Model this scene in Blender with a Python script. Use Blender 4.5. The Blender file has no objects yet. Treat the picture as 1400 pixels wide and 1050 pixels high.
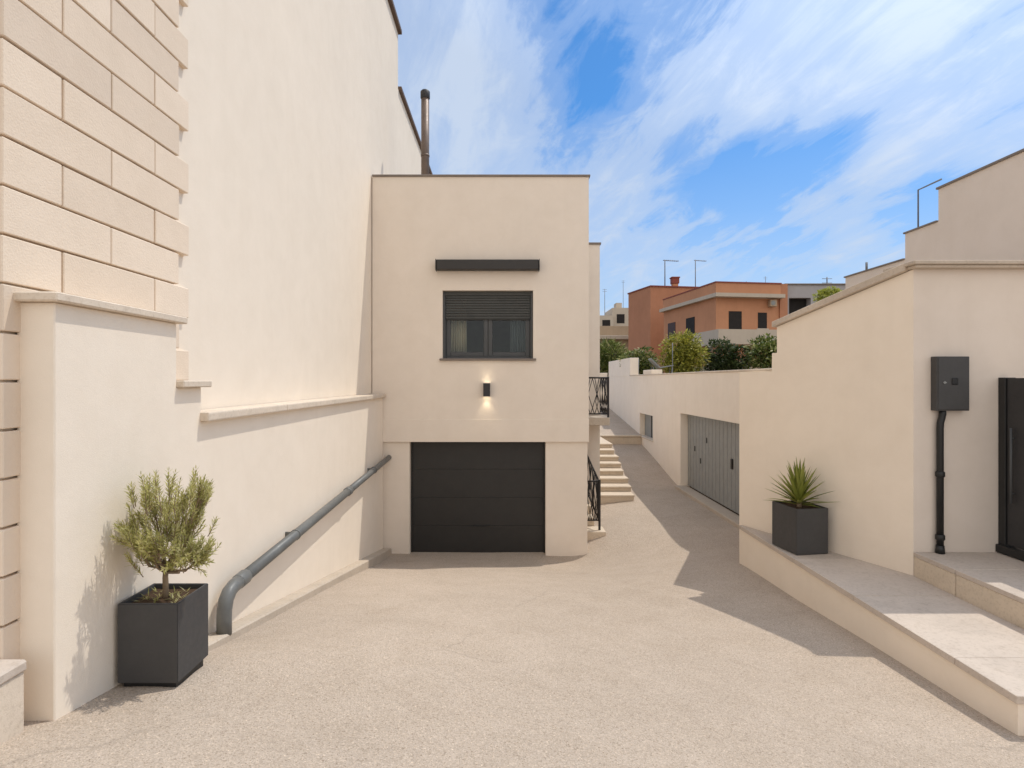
import bpy, bmesh, math, random
import numpy as np
from mathutils import Vector, Matrix, noise as mnoise

sc = bpy.context.scene
COL = sc.collection
R = math.radians

# ------------------------------------------------------------------ materials
def nt(name):
    m = bpy.data.materials.new(name); m.use_nodes = True
    t = m.node_tree
    return m, t, t.nodes['Principled BSDF']

def N(t, typ, **kw):
    n = t.nodes.new(typ)
    for k, v in kw.items():
        if k in n.inputs.keys() if isinstance(k, str) else False:
            n.inputs[k].default_value = v
        else:
            setattr(n, k, v)
    return n

def noise(t, vec, scale, detail=5, rough=0.55, dist=0.0):
    n = t.nodes.new('ShaderNodeTexNoise')
    n.inputs['Scale'].default_value = scale; n.inputs['Detail'].default_value = detail
    n.inputs['Roughness'].default_value = rough; n.inputs['Distortion'].default_value = dist
    if vec is not None: t.links.new(vec, n.inputs['Vector'])
    return n

def mapping(t, src, scale=(1, 1, 1), rot=(0, 0, 0), loc=(0, 0, 0)):
    mp = t.nodes.new('ShaderNodeMapping')
    mp.inputs['Scale'].default_value = scale; mp.inputs['Rotation'].default_value = rot
    mp.inputs['Location'].default_value = loc
    t.links.new(src, mp.inputs['Vector']); return mp.outputs['Vector']

def ramp(t, fac, stops, interp='LINEAR'):
    r = t.nodes.new('ShaderNodeValToRGB'); r.color_ramp.interpolation = interp
    el = r.color_ramp.elements
    while len(el) < len(stops): el.new(0.5)
    for e, (p, c) in zip(el, stops):
        e.position = p; e.color = (*c, 1) if len(c) == 3 else c
    t.links.new(fac, r.inputs['Fac']); return r.outputs['Color']

def mix(t, a, b, fac, blend='MIX'):
    m = t.nodes.new('ShaderNodeMix'); m.data_type = 'RGBA'; m.blend_type = blend
    for key, v in (('A', a), ('B', b)):
        s = [i for i in m.inputs if i.name == key and i.type == 'RGBA'][0]
        if isinstance(v, (tuple, list)): s.default_value = (*v, 1) if len(v) == 3 else v
        else: t.links.new(v, s)
    f = m.inputs[0]
    if isinstance(fac, (int, float)): f.default_value = fac
    else: t.links.new(fac, f)
    return [o for o in m.outputs if o.type == 'RGBA'][0]

def math_(t, op, a, b=None, clamp=False):
    m = t.nodes.new('ShaderNodeMath'); m.operation = op; m.use_clamp = clamp
    for i, v in enumerate((a, b)):
        if v is None: continue
        if isinstance(v, (int, float)): m.inputs[i].default_value = v
        else: t.links.new(v, m.inputs[i])
    return m.outputs[0]

def bump(t, h, strength, dist):
    b = t.nodes.new('ShaderNodeBump')
    b.inputs['Strength'].default_value = strength; b.inputs['Distance'].default_value = dist
    t.links.new(h, b.inputs['Height']); return b.outputs['Normal']

def geo_pos(t):
    return t.nodes.new('ShaderNodeNewGeometry').outputs['Position']

def sc3(c, k): return tuple(x * k for x in c)

def stucco(name, c, var=0.05, grain=220, strength=0.35, stain=0.0, island=False):
    m, t, p = nt(name)
    pos = geo_pos(t)
    big = noise(t, pos, 0.55, 4, 0.6).outputs['Fac']
    mid = noise(t, pos, 3.2, 5, 0.65, 0.3).outputs['Fac']
    col = ramp(t, big, [(0.3, sc3(c, 1 - var)), (0.7, sc3(c, 1 + var * 0.6))])
    col = mix(t, col, ramp(t, mid, [(0.3, (0.93, 0.92, 0.905)), (0.62, (1, 1, 1))]), 0.55, 'MULTIPLY')
    # thin vertical rain streaks
    st = noise(t, mapping(t, pos, (5.0, 5.0, 0.22)), 1.0, 5, 0.6).outputs['Fac']
    col = mix(t, col, ramp(t, st, [(0.5, (1, 1, 1)), (0.78, (0.90, 0.885, 0.86))]), 0.18 + stain, 'MULTIPLY')
    if island:
        rnd = t.nodes.new('ShaderNodeNewGeometry').outputs['Random Per Island']
        col = mix(t, col, ramp(t, rnd, [(0, (0.87, 0.85, 0.83)), (0.5, (0.97, 0.95, 0.92)), (1, (1.03, 1.02, 1.0))]), 1.0, 'MULTIPLY')
    t.links.new(col, p.inputs['Base Color'])
    p.inputs['Roughness'].default_value = 0.92
    p.inputs['Specular IOR Level'].default_value = 0.15
    g = noise(t, pos, grain, 3, 0.6).outputs['Fac']
    g2 = noise(t, pos, 7, 4, 0.6).outputs['Fac']
    h = math_(t, 'ADD', g, math_(t, 'MULTIPLY', g2, 1.6))
    t.links.new(bump(t, h, strength, 0.004), p.inputs['Normal'])
    return m

def paint(name, c, rough=0.45, metal=0.0, var=0.12, spec=0.4, scale=6):
    m, t, p = nt(name)
    pos = geo_pos(t)
    n = noise(t, pos, scale, 6, 0.65, 0.2).outputs['Fac']
    t.links.new(ramp(t, n, [(0.3, sc3(c, 1 - var)), (0.7, sc3(c, 1 + var))]), p.inputs['Base Color'])
    r = noise(t, pos, scale * 4, 4, 0.6).outputs['Fac']
    t.links.new(ramp(t, r, [(0.3, (rough * 0.85,) * 3), (0.7, (min(1, rough * 1.15),) * 3)]), p.inputs['Roughness'])
    p.inputs['Metallic'].default_value = metal
    p.inputs['Specular IOR Level'].default_value = spec
    t.links.new(bump(t, noise(t, pos, 260, 2).outputs['Fac'], 0.08, 0.002), p.inputs['Normal'])
    return m

def stone(name, c, var=0.12):
    m, t, p = nt(name)
    pos = geo_pos(t)
    a = noise(t, pos, 2.2, 6, 0.65, 0.6).outputs['Fac']
    b = noise(t, pos, 38, 4, 0.7).outputs['Fac']
    d = noise(t, pos, 9, 5, 0.7, 0.4).outputs['Fac']
    col = ramp(t, a, [(0.28, sc3(c, 1 - var * 1.4)), (0.5, c), (0.72, sc3(c, 1 + var))])
    col = mix(t, col, ramp(t, b, [(0.34, (0.78, 0.76, 0.73)), (0.5, (1, 1, 1))]), 0.6, 'MULTIPLY')
    col = mix(t, col, ramp(t, d, [(0.56, (1, 1, 1)), (0.74, (0.82, 0.8, 0.77))]), 0.7, 'MULTIPLY')
    rnd = t.nodes.new('ShaderNodeNewGeometry').outputs['Random Per Island']
    col = mix(t, col, ramp(t, rnd, [(0, (0.92, 0.91, 0.9)), (1, (1.03, 1.02, 1.01))]), 1.0, 'MULTIPLY')
    t.links.new(col, p.inputs['Base Color'])
    p.inputs['Roughness'].default_value = 0.85
    p.inputs['Specular IOR Level'].default_value = 0.2
    h = math_(t, 'ADD', b, noise(t, pos, 160, 3).outputs['Fac'])
    t.links.new(bump(t, h, 0.35, 0.004), p.inputs['Normal'])
    return m

def gravel(name):
    m, t, p = nt(name)
    pos = geo_pos(t)
    base = (0.50, 0.417, 0.342)
    big = noise(t, pos, 0.45, 5, 0.6).outputs['Fac']
    mid = noise(t, pos, 2.6, 5, 0.65, 0.4).outputs['Fac']
    col = ramp(t, big, [(0.3, sc3(base, 0.93)), (0.7, sc3(base, 1.06))])
    col = mix(t, col, ramp(t, mid, [(0.32, (0.90, 0.89, 0.87)), (0.6, (1, 1, 1))]), 0.7, 'MULTIPLY')
    hs = []
    for s, lo, hi, w in ((170, 0.6, 1.25, 0.75), (90, 0.74, 1.16, 0.5), (330, 0.7, 1.2, 0.6)):
        v = t.nodes.new('ShaderNodeTexVoronoi'); v.inputs['Scale'].default_value = s
        dn = noise(t, pos, s * 0.6, 2)
        t.links.new(mix(t, pos, dn.outputs['Color'], 0.006), v.inputs['Vector'])
        sep = t.nodes.new('ShaderNodeSeparateColor'); t.links.new(v.outputs['Color'], sep.inputs[0])
        cc = ramp(t, sep.outputs[0], [(0.0, (lo, lo * 0.97, lo * 0.92)), (0.18, (0.92, 0.91, 0.89)), (0.75, (1.0, 1.0, 1.0)), (1.0, (hi, hi * 0.99, hi * 0.96))])
        col = mix(t, col, cc, w, 'MULTIPLY')
        hs.append(v.outputs['Distance'])
    # sparse dark and pale chips
    v = t.nodes.new('ShaderNodeTexVoronoi'); v.inputs['Scale'].default_value = 60
    t.links.new(pos, v.inputs['Vector'])
    sep = t.nodes.new('ShaderNodeSeparateColor'); t.links.new(v.outputs['Color'], sep.inputs[0])
    near = math_(t, 'LESS_THAN', v.outputs['Distance'], 0.27)
    pick = math_(t, 'GREATER_THAN', sep.outputs[1], 0.66)
    chip = ramp(t, sep.outputs[2], [(0.0, (0.58, 0.54, 0.49)), (0.4, (0.78, 0.75, 0.70)), (0.5, (1.25, 1.25, 1.24)), (0.8, (1.45, 1.44, 1.4))], 'CONSTANT')
    col = mix(t, col, mix(t, col, chip, 1.0, 'MULTIPLY'), math_(t, 'MULTIPLY', math_(t, 'MULTIPLY', near, pick), 0.8))
    # worn and dusty patches, a few stains
    s = noise(t, pos, 1.1, 6, 0.7, 0.8).outputs['Fac']
    col = mix(t, col, ramp(t, s, [(0.58, (1, 1, 1)), (0.75, (0.88, 0.86, 0.84))]), 0.8, 'MULTIPLY')
    cv = t.nodes.new('ShaderNodeTexVoronoi'); cv.feature = 'DISTANCE_TO_EDGE'; cv.inputs['Scale'].default_value = .33
    t.links.new(mix(t, pos, noise(t, pos, 1.7, 6, .7).outputs['Color'], .25), cv.inputs['Vector'])
    crk = ramp(t, cv.outputs['Distance'], [(0.0, (1, 1, 1)), (0.0035, (0, 0, 0))])
    gate_ = ramp(t, noise(t, pos, .55, 3).outputs['Fac'], [(.50, (0, 0, 0)), (.60, (.55,) * 3)])
    col = mix(t, col, (.30, .25, .20), mix(t, crk, gate_, 1.0, 'MULTIPLY'))
    t.links.new(col, p.inputs['Base Color'])
    p.inputs['Roughness'].default_value = 0.95
    p.inputs['Specular IOR Level'].default_value = 0.12
    h = math_(t, 'ADD', hs[0], math_(t, 'ADD', math_(t, 'MULTIPLY', hs[1], 1.4), noise(t, pos, 24, 4, 0.6).outputs['Fac']))
    t.links.new(bump(t, h, 0.45, 0.006), p.inputs['Normal'])
    return m

def leafmat(name, cols, rough=0.5, trans=0.3):
    m, t, p = nt(name)
    rnd = t.nodes.new('ShaderNodeNewGeometry').outputs['Random Per Island']
    n = len(cols)
    col = ramp(t, rnd, [(i / (n - 1), c) for i, c in enumerate(cols)])
    pos = geo_pos(t)
    col = mix(t, col, ramp(t, noise(t, pos, 4, 3).outputs['Fac'], [(0.3, (0.7, 0.72, 0.7)), (0.7, (1.2, 1.18, 1.1))]), 0.6, 'MULTIPLY')
    t.links.new(col, p.inputs['Base Color'])
    p.inputs['Roughness'].default_value = rough
    p.inputs['Specular IOR Level'].default_value = 0.35
    tr = t.nodes.new('ShaderNodeBsdfTranslucent'); t.links.new(col, tr.inputs['Color'])
    mx = t.nodes.new('ShaderNodeMixShader'); mx.inputs[0].default_value = trans
    t.links.new(p.outputs[0], mx.inputs[1]); t.links.new(tr.outputs[0], mx.inputs[2])
    t.links.new(mx.outputs[0], t.nodes['Material Output'].inputs['Surface'])
    return m

def glass(name, tint=(0.8, 0.85, 0.85), refl=0.5):
    m, t, p = nt(name)
    t.nodes.remove(p)
    tr = t.nodes.new('ShaderNodeBsdfTransparent'); tr.inputs[0].default_value = (*tint, 1)
    gl = t.nodes.new('ShaderNodeBsdfGlossy'); gl.inputs['Roughness'].default_value = 0.02
    fr = t.nodes.new('ShaderNodeFresnel'); fr.inputs['IOR'].default_value = 1.5
    pos = geo_pos(t)
    t.links.new(bump(t, noise(t, pos, 3, 2).outputs['Fac'], 0.05, 0.02), gl.inputs['Normal'])
    mx = t.nodes.new('ShaderNodeMixShader')
    t.links.new(math_(t, 'ADD', math_(t, 'MULTIPLY', fr.outputs[0], refl), 0.02), mx.inputs[0])
    t.links.new(tr.outputs[0], mx.inputs[1]); t.links.new(gl.outputs[0], mx.inputs[2])
    t.links.new(mx.outputs[0], t.nodes['Material Output'].inputs['Surface'])
    return m

def emit(name, c, s):
    m, t, p = nt(name)
    p.inputs['Base Color'].default_value = (*c, 1)
    p.inputs['Emission Color'].default_value = (*c, 1); p.inputs['Emission Strength'].default_value = s
    return m

M = dict(
    stucco=stucco('cream_stucco', (0.87, 0.768, 0.642), 0.03),
    stucco_house=stucco('house_stucco', (0.83, 0.74, 0.64), 0.03),
    stucco_right=stucco('peach_stucco', (0.86, 0.755, 0.63), 0.035),
    stucco_garden=stucco('bounce_lit_garden_stucco', (0.92, 0.82, 0.70), 0.035, stain=0.08),  # base colour lightened to carry the light bounced onto this wall
    stucco_grey=stucco('grey_beige_stucco', (0.73, 0.64, 0.555), 0.04, stain=0.05),
    ashlar=stucco('ashlar_stone', (0.83, 0.705, 0.575), grain=90, strength=0.6, island=True),
    coping_right=stone('weathered_coping', (0.55, 0.47, 0.385), .1),
    coping=stone('coping_stone', (0.70, 0.605, 0.495), .08),
    slab=stone('paving_slab', (0.56, 0.485, 0.415), 0.07),
    step=stone('step_stone', (0.66, 0.56, 0.44), 0.06),
    concrete=stone('kerb_concrete', (0.52, 0.445, 0.36), 0.08),
    gravel=gravel('exposed_aggregate'),
    earth=stone('garden_earth', (0.16, 0.12, 0.08), 0.3),
    anthra=paint('anthracite_paint', (0.032, 0.031, 0.032), 0.5),
    planter=paint('planter_fibre', (0.058, 0.056, 0.055), 0.6, var=0.08),
    garage=paint('garage_door_paint', (0.028, 0.0265, 0.025), 0.5, var=0.08),
    alu=paint('window_aluminium', (0.075, 0.078, 0.08), 0.45),
    shutter=paint('shutter_slats', (0.06, 0.062, 0.058), 0.5),
    awning=paint('awning_cassette', (0.036, 0.032, 0.029), 0.45),
    grey_pipe=paint('grey_pipe', (0.14, 0.142, 0.135), 0.45, var=0.15),
    black=paint('black_plastic', (0.016, 0.016, 0.016), 0.45),
    iron=paint('wrought_iron', (0.02, 0.017, 0.016), 0.55),
    galv=paint('grey_metal_door', (0.27, 0.275, 0.265), 0.5, 0.0, 0.1),
    roofedge=paint('roof_edge_brown', (0.13, 0.085, 0.06), 0.7),
    capmetal=paint('parapet_flashing', (0.20, 0.165, 0.14), 0.6),
    flue=paint('flue_steel', (0.17, 0.125, 0.10), 0.5, 0.25, 0.25),
    steel=paint('antenna_steel', (0.22, 0.23, 0.25), 0.5, 0.3),
    soil=stone('potting_soil', (0.075, 0.045, 0.026), 0.3),
    bark=stone('olive_bark', (0.27, 0.20, 0.13), 0.25),
    darkbark=stone('dark_bark', (0.09, 0.065, 0.045), 0.25),
    olive=leafmat('olive_leaf', [(0.30, 0.30, 0.10), (0.46, 0.44, 0.15), (0.58, 0.54, 0.22), (0.66, 0.62, 0.36)], 0.5, 0.42),
    yucca=leafmat('yucca_leaf', [(0.14, 0.175, 0.03), (0.25, 0.275, 0.055), (0.36, 0.36, 0.10)], 0.42, 0.25),
    bush_yel=leafmat('yellow_green_leaf', [(0.12, 0.14, 0.02), (0.27, 0.27, 0.04), (0.42, 0.40, 0.06), (0.52, 0.47, 0.10)]),
    bush_dark=leafmat('dark_leaf', [(0.025, 0.045, 0.012), (0.06, 0.085, 0.025), (0.11, 0.13, 0.05)]),
    bush_mid=leafmat('mid_leaf', [(0.04, 0.07, 0.015), (0.11, 0.15, 0.03), (0.20, 0.23, 0.05), (0.48, 0.45, 0.2)]),
    bush_lime=leafmat('lime_leaf', [(0.24, 0.28, 0.04), (0.42, 0.44, 0.08), (0.55, 0.55, 0.14)]),
    orange=stucco('orange_render', (0.56, 0.275, 0.155), 0.1, stain=0.3),
    orange_dark=stucco('dark_orange_render', (0.50, 0.235, 0.135), 0.1, stain=0.3),
    offwhite=stucco('offwhite_render', (0.56, 0.48, 0.385), 0.06, stain=0.3),
    greywall=stucco('grey_render', (0.42, 0.40, 0.40), 0.06, stain=0.2),
    tan=stucco('tan_render', (0.47, 0.36, 0.25), 0.08, stain=0.3),
    brick_red=paint('red_clay', (0.25, 0.07, 0.05), 0.8),
    dark=paint('dark_opening', (0.03, 0.026, 0.024), 0.7, spec=0.15),
    brownshut=paint('brown_shutter', (0.06, 0.03, 0.022), 0.6),
    glass=glass('window_glass', refl=0.25),
    curtain=paint('beige_curtain', (0.72, 0.58, 0.42), 0.9, var=0.05),
    curtain_grey=paint('grey_curtain', (0.20, 0.21, 0.21), 0.9, var=0.05),
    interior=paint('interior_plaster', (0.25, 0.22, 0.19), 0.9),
    lamp_on=emit('lamp_diffuser', (1.0, 0.86, 0.62), 6.0),
    white=paint('white_plastic', (0.7, 0.7, 0.68), 0.5),
)

# ------------------------------------------------------------------ mesh helpers
class MB:
    def __init__(self): self.bm = bmesh.new()
    def _merge(self, b):
        me = bpy.data.meshes.new('tmp'); b.to_mesh(me); b.free()
        self.bm.from_mesh(me); bpy.data.meshes.remove(me)
    def box(self, x0, x1, y0, y1, z0, z1, bev=0.0, seg=1, rot=None, piv=None):
        b = bmesh.new(); bmesh.ops.create_cube(b, size=1)
        for v in b.verts:
            v.co = Vector(((x0 + x1) / 2 + v.co.x * (x1 - x0), (y0 + y1) / 2 + v.co.y * (y1 - y0), (z0 + z1) / 2 + v.co.z * (z1 - z0)))
        if bev: bmesh.ops.bevel(b, geom=b.edges[:], offset=bev, segments=seg, affect='EDGES', profile=0.6)
        if rot is not None:
            c = Vector(piv) if piv is not None else Vector(((x0 + x1) / 2, (y0 + y1) / 2, (z0 + z1) / 2))
            bmesh.ops.rotate(b, verts=b.verts[:], cent=c, matrix=rot)
        self._merge(b); return self
    def prism(self, pts, vec, bev=0.0):
        b = bmesh.new()
        v0 = [b.verts.new(p) for p in pts]; v1 = [b.verts.new(Vector(p) + Vector(vec)) for p in pts]
        n = len(pts)
        b.faces.new(v0); b.faces.new(v1[::-1])
        for i in range(n): b.faces.new((v0[i], v1[i], v1[(i + 1) % n], v0[(i + 1) % n]))
        bmesh.ops.recalc_face_normals(b, faces=b.faces[:])
        if bev: bmesh.ops.bevel(b, geom=b.edges[:], offset=bev, segments=1, affect='EDGES')
        self._merge(b); return self
    def tube(self, pts, rad, seg=8, cap=True):
        pts = [Vector(p) for p in pts]; n = len(pts)
        rs = rad if isinstance(rad, (list, tuple)) else [rad] * n
        rings = []; up = None
        for i, p in enumerate(pts):
            d = (pts[min(i + 1, n - 1)] - pts[max(i - 1, 0)]).normalized()
            if up is None:
                a = Vector((0, 0, 1)) if abs(d.z) < 0.9 else Vector((1, 0, 0))
                up = (a - d * a.dot(d)).normalized()
            else:
                up = (up - d * up.dot(d)).normalized()
            s = d.cross(up)
            rings.append([self.bm.verts.new(p + (up * math.cos(2 * math.pi * k / seg) + s * math.sin(2 * math.pi * k / seg)) * rs[i]) for k in range(seg)])
        for i in range(n - 1):
            for k in range(seg):
                f = self.bm.faces.new((rings[i][k], rings[i][(k + 1) % seg], rings[i + 1][(k + 1) % seg], rings[i + 1][k]))
                f.smooth = True
        if cap:
            self.bm.faces.new(rings[0][::-1]); self.bm.faces.new(rings[-1])
        return self
    def grid_wall(self, us, ws, holes, d0, d1, axis='y'):
        """slab of cells us x ws between depths d0 (front) and d1, cells whose centre lies in a hole left open"""
        def P(u, w, d): return (u, d, w) if axis == 'y' else (d, u, w)
        b = bmesh.new(); vs = {}
        def V(i, j, d):
            k = (i, j, d)
            if k not in vs: vs[k] = b.verts.new(P(us[i], ws[j], d0 if d == 0 else d1))
            return vs[k]
        def solid(i, j):
            if not (0 <= i < len(us) - 1 and 0 <= j < len(ws) - 1): return False
            cu, cw = (us[i] + us[i + 1]) / 2, (ws[j] + ws[j + 1]) / 2
            return not any(h[0] < cu < h[1] and h[2] < cw < h[3] for h in holes)
        for i in range(len(us) - 1):
            for j in range(len(ws) - 1):
                if not solid(i, j): continue
                for d in (0, 1): b.faces.new([V(i, j, d), V(i + 1, j, d), V(i + 1, j + 1, d), V(i, j + 1, d)])
                for (di, dj, e) in ((-1, 0, ((i, j), (i, j + 1))), (1, 0, ((i + 1, j), (i + 1, j + 1))), (0, -1, ((i, j), (i + 1, j))), (0, 1, ((i, j + 1), (i + 1, j + 1)))):
                    if not solid(i + di, j + dj):
                        (a, c), (e2, f2) = e
                        b.faces.new([V(a, c, 0), V(e2, f2, 0), V(e2, f2, 1), V(a, c, 1)])
        bmesh.ops.recalc_face_normals(b, faces=b.faces[:])
        self._merge(b); return self
    def face(self, pts, smooth=False):
        f = self.bm.faces.new([self.bm.verts.new(p) for p in pts]); f.smooth = smooth; return self
    def build(self, name, mat, parent=None, origin=None):
        me = bpy.data.meshes.new(name); self.bm.normal_update()
        o = bpy.data.objects.new(name, me); COL.objects.link(o)
        org = Vector((0, 0, 0))
        if parent is not None:
            o.parent = parent; q = parent
            while q is not None: org += q.location; q = q.parent
        elif origin is not None:
            org = Vector(origin); o.location = org
        if org.length > 0: bmesh.ops.translate(self.bm, verts=self.bm.verts[:], vec=-org)
        self.bm.to_mesh(me); self.bm.free()
        for mm in (mat if isinstance(mat, (list, tuple)) else [mat]): me.materials.append(mm)
        return o

def tag(o, label, cat, group=None, kind=None):
    if label: o['label'] = label
    if cat: o['category'] = cat
    if group: o['group'] = group
    if kind: o['kind'] = kind
    return o
def thing(name, label, cat, loc, group=None):
    o = bpy.data.objects.new(name, None); COL.objects.link(o); o.location = loc; o.empty_display_size = 0.2
    return tag(o, label, cat, group)

# ------------------------------------------------------------------ ground
CP = [(-2.23, -3, -1.35), (-2.23, 0, -1.42), (-2.23, 1.5, -1.50), (-2.23, 2.87, -1.675), (-2.23, 4, -1.887), (-2.23, 5.5, -2.17),
      (-2.23, 7.5, -2.55), (-2.23, 9, -2.86), (-2.23, 10.6, -3.13), (-0.5, 10.6, -3.16), (0.72, 10.6, -3.18), (1.47, 10.6, -3.18),
      (-0.5, 9.0, -2.90), (3.2, 3.62, -2.215), (3.2, 5.0, -2.30), (3.2, 6.5, -2.41), (3.2, 8.03, -2.50), (3.2, 1.5, -1.95), (3.2, -1, -1.7),
      (0.5, -3, -1.5), (3.2, -3, -1.6), (4.2, 10.5, -2.57), (4.2, 12.3, -2.575), (4.2, 14.1, -2.58), (4.2, 18.2, -1.95), (4.2, 20.5, -1.62), (4.2, 23.5, -1.2),
      (2.9, 13, -2.65), (2.9, 16.2, -2.24), (2.9, 18.2, -1.95), (1.95, 12.0, -2.83), (1.7, 11.0, -2.93), (-2.0, 3.28, -1.735), (-1.83, 3.68, -1.765), (-1.7, 3.45, -1.77), (2, 23.5, -1.25), (4.2, 26, -0.9), (1.5, 26, -0.9)]
_p = np.array([c[:2] for c in CP]); _z = np.array([c[2] for c in CP])
def _U(r2): return np.where(r2 > 1e-9, r2 * np.log(np.maximum(r2, 1e-9)), 0.0)
_n = len(CP)
_K = _U(((_p[:, None, :] - _p[None, :, :]) ** 2).sum(-1)) + np.eye(_n) * 0.02
_Pm = np.hstack([np.ones((_n, 1)), _p])
_sol = np.linalg.solve(np.block([[_K, _Pm], [_Pm.T, np.zeros((3, 3))]]), np.concatenate([_z, np.zeros(3)]))
def gz(x, y):
    x = min(max(x, -2.5), 4.42); y = min(max(y, -3), 26)
    r2 = (_p[:, 0] - x) ** 2 + (_p[:, 1] - y) ** 2
    return float((_sol[:_n] * _U(r2)).sum() + _sol[_n] + _sol[_n + 1] * x + _sol[_n + 2] * y)
def hz(x, y):
    if y <= 2.81: return gz(x, y)
    if -2.6 <= x <= 4.43 and y < 26.1: return gz(x, y)
    if x > 3 and y < 8.25: return gz(x, y)
    if y < 8.25: return gz(x, 2.8)
    return -0.55
xs = [-900, -300, -100, -40, -15, -8, -4, -2.75, -2.6] + list(np.arange(-2.4, 4.3, 0.2)) + [4.42, 4.49, 5, 6, 8, 12, 20, 40, 100, 300, 900]
ys = [-900, -300, -100, -40, -15, -8, -5] + list(np.arange(-3, 2.7, 0.3)) + [2.8, 2.83] + list(np.arange(3.0, 8.1, 0.2)) + [8.2, 8.3] + list(np.arange(8.5, 26, 0.25)) + [26.05, 26.2, 28, 32, 40, 60, 100, 300, 900]
b = bmesh.new()
gv = [[b.verts.new((x, y, hz(x, y))) for y in ys] for x in xs]
for i in range(len(xs) - 1):
    for j in range(len(ys) - 1):
        f = b.faces.new((gv[i][j], gv[i + 1][j], gv[i + 1][j + 1], gv[i][j + 1])); f.smooth = True
        cx, cy = (xs[i] + xs[i + 1]) / 2, (ys[j] + ys[j + 1]) / 2
        f.material_index = 1 if (cy > 26.1 or (cx > 4.43 and cy > 8.25)) else 0
mb = MB(); mb.bm.free(); mb.bm = b
tag(mb.build('ground', [M['gravel'], M['earth']]), None, None, kind='structure')

# upper alley path beyond the steps
mb = MB()
mb.prism([(1.93, 18.2, -3.0), (1.93, 18.2, -1.69), (1.93, 26.2, -0.85), (1.93, 26.2, -3.0)], (2.29, 0, 0))
tag(mb.build('path', M['gravel']), None, None, kind='structure')

# ------------------------------------------------------------------ tall building on the left, with stone-clad corner
tb = thing('tall_building', 'tall cream stucco building with stone block corner filling the left side', 'building', (-2.44, 2.83, -1.7))
mb = MB(); mb.box(-14, -2.44, 2.83, 13.2, -4, 7.85)
mb.box(-14, -2.442, 13.2, 20, -4, 6.6)
mb.build('wall', M['stucco'], tb)
mb = MB(); mb.box(-14, -2.36, 2.75, 13.27, 7.85, 7.95, 0.01).box(-14, -2.37, 13.272, 20.1, 6.6, 6.69, 0.01)
mb.build('roof_edge', M['roofedge'], tb)
mb = MB(); rr = random.Random(4); g = 0.011
z = -1.885; k = 0
while z < 7.7:
    z1 = z + 0.235
    # side (alley) face courses; the corner stones wrap the corner
    if k % 2 == 0: js = [2.79, 3.17, 4.0, 4.43]
    else: js = [2.79, 3.56, 4.30]
    for a, c in zip(js[:-1], js[1:]):
        dx = rr.uniform(-0.003, 0.003)
        mb.box(-2.60 if a == 2.79 else -2.46, -2.40 + dx, a + (g / 2 if a != 2.79 else 0), c - g / 2, z + g, z1 - 0.002, 0.0045)
    jx = [-2.61, -3.45, -4.3, -5.1] if k % 2 else [-2.61, -3.0, -3.85, -4.7, -5.5]
    for a, c in zip(jx[:-1], jx[1:]):
        mb.box(c + g / 2, a - g / 2, 2.79, 2.86, z + g, z1 - 0.002, 0.0045)
    z = z1; k += 1
mb.build('stone_cladding', M['ashlar'], tb)

# ------------------------------------------------------------------ stepped boundary wall along the ramp
bw = thing('boundary_wall', 'low cream stucco wall stepping down along the ramp on the left', 'wall', (-2.3, 2.9, -1.7))
mb = MB()
prof = [(2.89, -3.9), (2.89, .39), (3.96, .39), (3.96, -.045), (4.28, -.045), (4.28, -.295), (10.585, -.295), (10.585, -3.9)]
mb.prism([(-2.23, y, z) for y, z in prof], (-0.19, 0, 0), 0.006)
mb.build('wall', M['stucco'], bw)
mb = MB(); mb.box(-2.425, -2.185, 2.845, 4.02, .391, .437, 0.007); mb.build('coping', M['coping'], bw)
mb = MB(); mb.box(-2.425, -2.18, 3.962, 4.34, -.044, .004, 0.007); mb.build('coping', M['coping'], bw)
mb = MB()
yy = 4.26
for ye in (5.8, 7.4, 9.0, 10.58):
    mb.box(-2.43, -2.165, yy, ye - 0.004, -.294, -.228, 0.012, 2); yy = ye
mb.build('coping', M['coping'], bw)

mb = MB()
def kz(y): return -1.675 - 0.188 * (y - 2.87)
mb.prism([(-2.235, 3.62, kz(3.62) - .3), (-2.235, 3.62, kz(3.62) + .06), (-2.235, 10.62, kz(10.62) + .10), (-2.235, 10.62, kz(10.62) - .3)], (0.155, 0, 0), 0.012)
tag(mb.build('kerb', M['concrete'], None, (-2.2, 4, -1.8)), 'low sloping concrete kerb at the foot of the left wall', 'kerb')

sb = thing('stone_plinth', 'low pale stone block in the bottom left corner below the ashlar', 'plinth', (-2.8, 2, -1.7))
mb = MB(); mb.box(-4.6, -2.285, 0.9, 2.78, -2.2, -1.375, 0.008); mb.build('base', M['coping'], sb)
mb = MB(); mb.box(-4.6, -2.275, 0.9, 2.785, -1.374, -1.32, 0.01); mb.build('top_slab', M['slab'], sb)

# ------------------------------------------------------------------ house
hs = thing('house', 'flat roofed cream two storey house with dark garage door in the centre', 'house', (-0.4, 10.6, -3.17))
X0, X1 = -2.425, 1.497
mb = MB()
WIN = (-1.153, 0.490, 0.405, 1.643)
mb.grid_wall([X0, WIN[0], WIN[1], X1], [-.69, WIN[2], WIN[3], 3.70], [WIN], 10.6, 10.9)
GAR = (-1.756, 0.718, -3.6, -1.104)
mb.grid_wall([-2.44, GAR[0], GAR[1], 1.478], [-3.6, -1.104 , -1.103], [GAR], 10.642, 10.9)
mb.box(X0, X1 + .004, 10.592, 10.9, -1.103, -.69, 0.004)
mb.box(X1 - .28, X1 - .003, 10.901, 17, -3.6, 3.695)                # right side
mb.box(X0, X1 - .29, 16.7, 16.99, -3.6, 3.69)                       # back
mb.box(X0, X0 + .2, 10.902, 16.69, -3.6, 3.69)                      # left party wall
mb.build('wall', M['stucco_house'], hs)
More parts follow.
